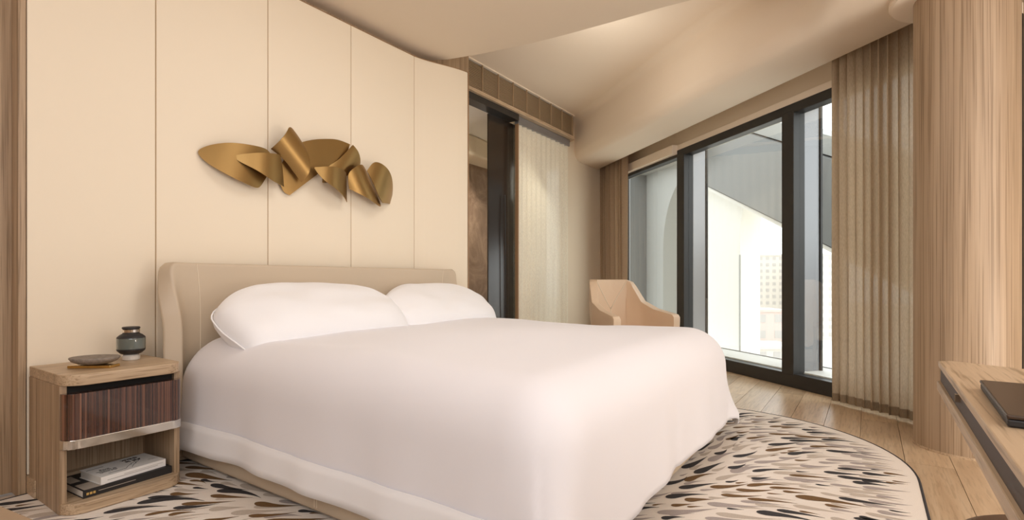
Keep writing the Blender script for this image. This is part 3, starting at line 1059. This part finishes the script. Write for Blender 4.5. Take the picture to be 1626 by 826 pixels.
def leaf(pts, ybase, ang, curve, t_off=0.0, lift=0.0):
    """pts outline; bent about the axis at angle ang in the wall's plane"""
    P = [ap(*p) for p in catmull(pts)]
    bm = B()
    bm.faces.new([bm.verts.new((x, 0, z)) for x, z in P])
    d = (cos(radians(ang)), sin(radians(ang)))      # bend runs along d
    ts = [x * d[0] + z * d[1] for x, z in P]
    t0, t1 = min(ts), max(ts)
    for k in range(1, 22):
        t = t0 + (t1 - t0) * k / 22
        bmesh.ops.bisect_plane(bm, geom=bm.verts[:] + bm.edges[:] + bm.faces[:], plane_co=(t * d[0], 0, t * d[1]), plane_no=(d[0], 0, d[1]))
    for v in bm.verts:
        u = ((v.co.x * d[0] + v.co.z * d[1]) - t0) / (t1 - t0) * 2 - 1
        v.co.y = ybase + 0.85 * curve * ((u - t_off) ** 2) - lift * (u + 1) / 2
    bmesh.ops.triangulate(bm, faces=[f for f in bm.faces if len(f.verts) > 4])
    return link('leaf_plate', bm, M['brass'], art, smooth=True, mods=[SOL(0.004), ('EDGE_SPLIT', dict(split_angle=radians(40)))])


C = 'c'
leaf([(92, 265), (160, 226), (280, 213), (420, 230), (540, 258), (585, 300, C), (560, 450, C), (515, 515, C), (470, 535), (330, 478), (200, 400), (120, 330)], 2.838, -15, 0.045, 0.25)
leaf([(780, 215, C), (860, 195), (950, 186), (1060, 190), (1160, 222, C), (1120, 300), (1060, 345), (990, 385), (870, 475), (738, 585, C), (700, 560), (672, 500), (650, 410, C), (690, 330)], 2.850, 35, 0.030, 0.2)
leaf([(1160, 230, C), (1210, 290), (1236, 365), (1190, 420), (1120, 450, C), (1050, 420), (985, 382, C), (1060, 335)], 2.838, -30, 0.03, -0.2)
leaf([(320, 312), (350, 300), (480, 294), (625, 304, C), (650, 420), (664, 530, C), (560, 492), (440, 415), (345, 350)], 2.795, 0, 0.055, 0.05)
leaf([(668, 122), (690, 110), (715, 120), (750, 165), (785, 230), (815, 330), (812, 430), (783, 500, C), (730, 430), (655, 335), (574, 258, C), (625, 182)], 2.785, 45, 0.055, 0.1)
leaf([(866, 405), (890, 394), (1000, 396), (1115, 430, C), (1124, 530), (1132, 636, C), (1030, 570), (920, 490)], 2.780, 0, 0.06, -0.25)
leaf([(1114, 440), (1160, 388), (1215, 375), (1250, 405, C), (1300, 520), (1362, 640), (1340, 670), (1240, 615), (1130, 545, C)], 2.800, 30, 0.05, -0.1)
leaf([(1250, 418, C), (1300, 357), (1375, 392), (1440, 470), (1490, 585), (1495, 635), (1470, 646, C), (1365, 645, C), (1320, 590)], 2.805, -20, 0.07, -0.45)
for (a, b) in ((300, 330), (900, 300), (720, 300), (1000, 480), (1230, 520), (1400, 520), (1110, 340)):
    x, z = ap(a, b)
    link('wall_stud', bx(x - 0.012, x + 0.012, 2.88, 2.908, z - 0.012, z + 0.012), M['brass'], art)

# ------------------------------------------------------------------ armchair
CHX, CHY = 4.806, 2.09
ch = thing('armchair', 'tan leather armchair with a V seam on its back, in the window corner', 'armchair', (CHX, CHY, 0), atan2(-0.85, -0.535) + pi / 2)
# own frame: forward -y, up z
KT = [(-0.325, -0.56, 0.56), (-0.325, -0.54, 0.585), (-0.30, -0.30, 0.625), (-0.275, -0.14, 0.69), (-0.225, -0.02, 0.88), (-0.19, 0.03, 0.905),
      (0.0, 0.06, 0.905), (0.19, 0.03, 0.905), (0.225, -0.02, 0.88), (0.275, -0.14, 0.69), (0.30, -0.30, 0.625), (0.325, -0.54, 0.585), (0.325, -0.56, 0.56)]


def shell(u, v):
    f = u * (len(KT) - 1)
    i = min(int(f), len(KT) - 2)
    t = f - i
    p = Vector(KT[i]).lerp(Vector(KT[i + 1]), t)
    lo = Vector((p.x * 0.80, p.y * 0.80 - 0.05, 0.24))
    q = lo.lerp(p, v)
    q += Vector((p.x, p.y + 0.25, 0)).normalized() * 0.03 * sin(pi * v)
    return q


link('shell', gridmesh(B(), 48, 10, shell), M['tan'], ch, smooth=True, world=False, mods=[SOL(0.072), BEV(0.025, 3)])
link('seat', prism(B(), [(-0.25, -0.58), (0.25, -0.58), (0.21, -0.10), (0.14, -0.03), (-0.14, -0.03), (-0.21, -0.10)], 0.30, 0.44), M['tan'], ch, smooth=False, world=False, mods=[BEV(0.03, 4)])


def backpt(x, z):
    # inner face of the back at height z
    v = (z - 0.24) / (0.905 - 0.24)
    base = shell(0.5, min(1, v))
    return Vector((x, base.y - 0.034 - 0.012 * (abs(x) / 0.19) ** 2 * 3, z))


link('back_cushion', gridmesh(B(), 16, 12, lambda u, v: backpt((2 * u - 1) * (0.15 + 0.035 * v), 0.42 + 0.475 * v) + Vector((0, -0.012 * sin(pi * v), 0))), M['tan'], ch, smooth=True, world=False, mods=[SOL(0.03, 1.0), BEV(0.01, 3)])
for pts in ([(-0.175, 0.89), (-0.0, 0.615)], [(0.175, 0.89), (0.0, 0.615)], [(0.0, 0.615), (0.0, 0.45)]):
    seg = []
    for k in range(9):
        t = k / 8
        x = pts[0][0] + (pts[1][0] - pts[0][0]) * t; z = pts[0][1] + (pts[1][1] - pts[0][1]) * t
        vv = (z - 0.42) / 0.475
        seg.append(backpt(x, z) + Vector((0, -0.012 * sin(pi * min(1, max(0, vv))) - 0.001, 0)))
    link('seam', tube(B(), seg, 0.004, 6), M['stitch'], ch, smooth=True, world=False)
for (x, y) in ((-0.22, -0.50), (0.22, -0.50), (-0.16, -0.10), (0.16, -0.10)):
    link('leg', tube(B(), [(x, y, 0.30), (x * 1.12, y + (0.03 if y > -0.3 else -0.03), 0.0)], [0.018, 0.011], 12), M['walnut'], ch, smooth=True, world=False)

# ------------------------------------------------------------------ desk with laptop, stool, bench corner
dk = thing('desk', 'pointed oak desk jutting in from the right, in front of the round column', 'desk', (1.3, -0.6, 0))
DT = 0.72
tip = (1.500, -0.143)
dpts = [(1.496, -0.128), (1.515, -0.150), (1.47, -0.24), (1.43, -0.33), (1.36, -0.75), (1.28, -1.3), (0.45, -1.3), (0.40, -0.5), (0.55, -0.17), (0.656, -0.118), (1.1, -0.124)]
link('desktop', prism(B(), dpts, DT - 0.013, DT), M['oak_x'], dk, mods=[BEV(0.002)])


def inset(pts, d):
    out = []
    n = len(pts)
    ar = sum(pts[i][0] * pts[(i + 1) % n][1] - pts[(i + 1) % n][0] * pts[i][1] for i in range(n))
    sg = 1 if ar > 0 else -1
    for i in range(n):
        a, b, c = (Vector(pts[k % n]) for k in (i - 1, i, i + 1))
        e, f = (b - a).normalized(), (c - b).normalized()
        n1, n2 = Vector((-e.y, e.x)) * sg, Vector((-f.y, f.x)) * sg
        m = (n1 + n2).normalized()
        out.append(tuple(b + m * min(d / max(0.3, m.dot(n1)), 2.5 * d)))
    return out


link('recess', prism(B(), inset(dpts, 0.004), 0.676, DT - 0.0135), M['recess'], dk)
link('lower_panel', prism(B(), inset(dpts, -0.001), 0.656, 0.676), M['oak_x'], dk, mods=[BEV(0.002)])
link('drawer_pull', bx(1.16, 1.17, -0.140, -0.122, 0.692, 0.705), M['chrome'], dk)
for (x, y) in ((0.62, -1.15), (1.18, -1.15)):
    link('leg', bx(x - 0.04, x + 0.04, y - 0.04, y + 0.04, 0, 0.656), M['oak'], dk)

lx = thing('laptop', 'closed dark brown laptop lying on the pointed desk', 'laptop', (1.2, -0.32, DT))
A = Vector((1.145, -0.152, 0)); Bq = Vector((0.868, -0.140, 0))
e1 = (Bq - A).normalized()
e2 = Vector((-e1.y, e1.x, 0))
if e2.y > 0:
    e2 = -e2
Lw, Ld = (Bq - A).length, 0.22
mlap = Matrix(((e1.x, e2.x, 0, A.x), (e1.y, e2.y, 0, A.y), (0, 0, 1, DT + 0.001), (0, 0, 0, 1)))
link('base', abox(B(), 0, Lw, 0, Ld, 0.0, 0.009, mx=mlap, bevel=0.002), M['ink'], lx)
link('lid', abox(B(), -0.001, Lw + 0.001, -0.001, Ld + 0.001, 0.0095, 0.015, mx=mlap, bevel=0.002), M['laptop'], lx)
link('hinge', abox(B(), Lw - 0.001, Lw + 0.002, 0.05, Ld - 0.05, 0.004, 0.0075, mx=mlap), M['chrome'], lx)

sc = Vector((1.22, -0.316, 0))
stl = thing('stool', 'brown leather topped stool tucked under the pointed desk', 'stool', sc)
link('seat', lathe(B(), [(0.16, 0.40), (0.185, 0.405), (0.19, 0.42), (0.185, 0.445), (0.17, 0.452)], sc, 48), M['stoolwood'], stl, smooth=True)
for k in range(4):
    a = pi / 4 + k * pi / 2
    link('leg', tube(B(), [sc + Vector((0.12 * cos(a), 0.12 * sin(a), 0.40)), sc + Vector((0.16 * cos(a), 0.16 * sin(a), 0.0))], [0.016, 0.011], 10), M['walnut'], stl, smooth=True)

bn = thing('low_bench', 'corner of a low brown wooden bench at the bottom left', 'bench', (0.1, 1.35, 0))
mbn = Matrix.Translation((0.287, 1.430, 0)) @ Matrix.Rotation(radians(8), 4, 'Z')
link('top', abox(B(), -0.62, 0.0, -0.6, 0.0, 0.41, 0.45, mx=mbn, bevel=0.003), M['bench'], bn)
for (x, y) in ((-0.58, -0.56), (-0.05, -0.56), (-0.58, -0.05), (-0.05, -0.05)):
    link('leg', abox(B(), x - 0.02, x + 0.02, y - 0.02, y + 0.02, 0.0135, 0.41, mx=mbn), M['walnut'], bn)

# ------------------------------------------------------------------ outside: exoskeleton and city


def wprism(pts, n0, n1):
    """outline in (s, z) extruded along the wall's outward direction"""
    bm = B()
    lo = [bm.verts.new(W(s, n0, z)) for s, z in pts]
    hi = [bm.verts.new(W(s, n1, z)) for s, z in pts]
    k = len(pts)
    bm.faces.new(lo); bm.faces.new(hi[::-1])
    for i in range(k):
        bm.faces.new((lo[i], hi[i], hi[(i + 1) % k], lo[(i + 1) % k]))
    return bm


def zlow(s):
    return 1.638 + 0.49 * (s - 1.384)


beam = thing('exoskeleton_beam', 'grey diagonal steel clad beam crossing outside the large window', 'beam', W(1.5, 2.0, 0))
link('cladding', wprism([(-2.5, zlow(-2.5)), (3.3, zlow(3.3)), (3.3, zlow(3.3) + 1.07), (-2.5, zlow(-2.5) + 1.07)], 2.0, 2.7), M['cladding'], beam)
link('upper_cladding', wprism([(-2.5, zlow(-2.5) + 1.09), (3.3, zlow(3.3) + 1.09), (3.3, zlow(3.3) + 1.34), (-2.5, zlow(-2.5) + 1.34)], 2.12, 2.7), M['cladding2'], beam)
link('soffit_lip', wprism([(-2.5, zlow(-2.5) - 0.09), (3.3, zlow(3.3) - 0.09), (3.3, zlow(3.3) - 0.02), (-2.5, zlow(-2.5) - 0.02)], 2.05, 2.7), M['concrete'], beam)
link('joint_line', wprism([(-2.5, zlow(-2.5) - 0.02), (3.3, zlow(3.3) - 0.02), (3.3, zlow(3.3)), (-2.5, zlow(-2.5))], 2.02, 2.7), M['black'], beam)
wc = thing('exoskeleton_column', 'white curved column standing outside the window below the grey beam', 'column', W(3.1, 2.3, -8))
cp = [(5.6, -8), (5.6, 3.4), (3.2, 3.3), (2.42, 2.16)] + [(2.56 - 0.12 * (1 - t) ** 2.2, 2.12 - 0.5 * t) for t in [k / 8 for k in range(9)]] + [(2.57, -8)]
link('cladding', wprism(cp, 2.22, 2.6), M['concrete'], wc)
link('edge_line', wprism([(2.545, -8), (2.545, 1.3), (2.562, 1.3), (2.562, -8)], 2.20, 2.22), M['cladding2'], wc)
gp = thing('exoskeleton_panel', 'grey green arched panel outside the left window pane', 'panel', W(5.0, 1.9, -8))
arc = [(3.35 + 0.82 * sin(pi / 2 * t), 1.45 + 1.28 * cos(pi / 2 * t)) for t in [k / 10 for k in range(11)]]
link('cladding', wprism([(5.35, -8), (5.35, 4.2), (3.25, 4.2), (3.25, 2.74)] + arc + [(4.17, -8)], 1.86, 2.15), M['cladding2'], gp)
link('return', wprism([(4.75, -8), (4.75, 3.6), (5.35, 3.6), (5.35, -8)], 1.5, 1.86), M['cladding'], gp)
link('lintel', wprism([(3.25, 2.95), (5.3, 2.95), (5.3, 4.2), (3.25, 4.2)], 1.6, 1.86), M['cladding2'], gp)

GZ = -25.0
tag(link('city_ground', bx(-200, 700, -700, 700, GZ - 1, GZ), M['ground']), 'pale hazy ground of the city far below the window', 'ground')


def farpt(px, Y):
    X = (px - 813) / 830 * Y
    return Vector((0.5635 * X + 0.826 * Y, -0.826 * X + 0.5635 * Y, 0))


def tower(label, px0, px1, Y, top, depth, mat, wx, wz):
    a, b = farpt(px0, Y), farpt(px1, Y)
    e = (b - a); w = e.length; e.normalize()
    f = Vector((-e.y, e.x, 0))
    root = thing('building', label, 'building', (a + b) / 2 + Vector((0, 0, GZ)), atan2(e.y, e.x))
    h = top - GZ
    link('body', bx(-w / 2, w / 2, 0, depth, 0, h), mat, root, world=False)
    link('parapet', bx(-w / 2 - 0.3, w / 2 + 0.3, -0.3, depth + 0.3, h, h + 0.8), mat, root, world=False)
    bm = B()
    nx = max(2, int(w / wx)); nz = max(2, int(h / wz))
    for i in range(nx):
        for j in range(nz):
            x = -w / 2 + w * (i + 0.5) / nx; z = h * (j + 0.6) / nz
            abox(bm, x - w / nx * 0.24, x + w / nx * 0.24, -0.12, 0.1, z - h / nz * 0.25, z + h / nz * 0.25)
    o = link('windows', bm, M['b_win'], root, world=False)
    o['kind'] = 'stuff'


tower('pale cream high rise with rows of windows, tallest block on the skyline', 1192, 1256, 260, 13.0, 25, M['b_cream'], 3.2, 3.1)
tower('pink block with few windows left of the tall cream high rise', 1158, 1189, 210, 1.5, 20, M['b_pink'], 3.6, 3.6)
tower('low pink building in front of the cream high rise', 1196, 1250, 170, -9.5, 12, M['b_pink'], 4.0, 4.0)
tower('low grey building at the foot of the pink block', 1160, 1190, 150, -14.0, 12, M['b_grey'], 3.0, 3.0)
tower('narrow grey tower seen through the right window strip', 1296, 1345, 230, 12.0, 20, M['b_cream'], 4.0, 3.2)
tower('low cream hall near the bottom of the large pane', 1200, 1268, 135, -17.0, 12, M['b_cream'], 3.0, 3.0)
tower('far cream slab behind the pink block', 1150, 1196, 330, 6.0, 20, M['b_cream'], 4.0, 4.0)
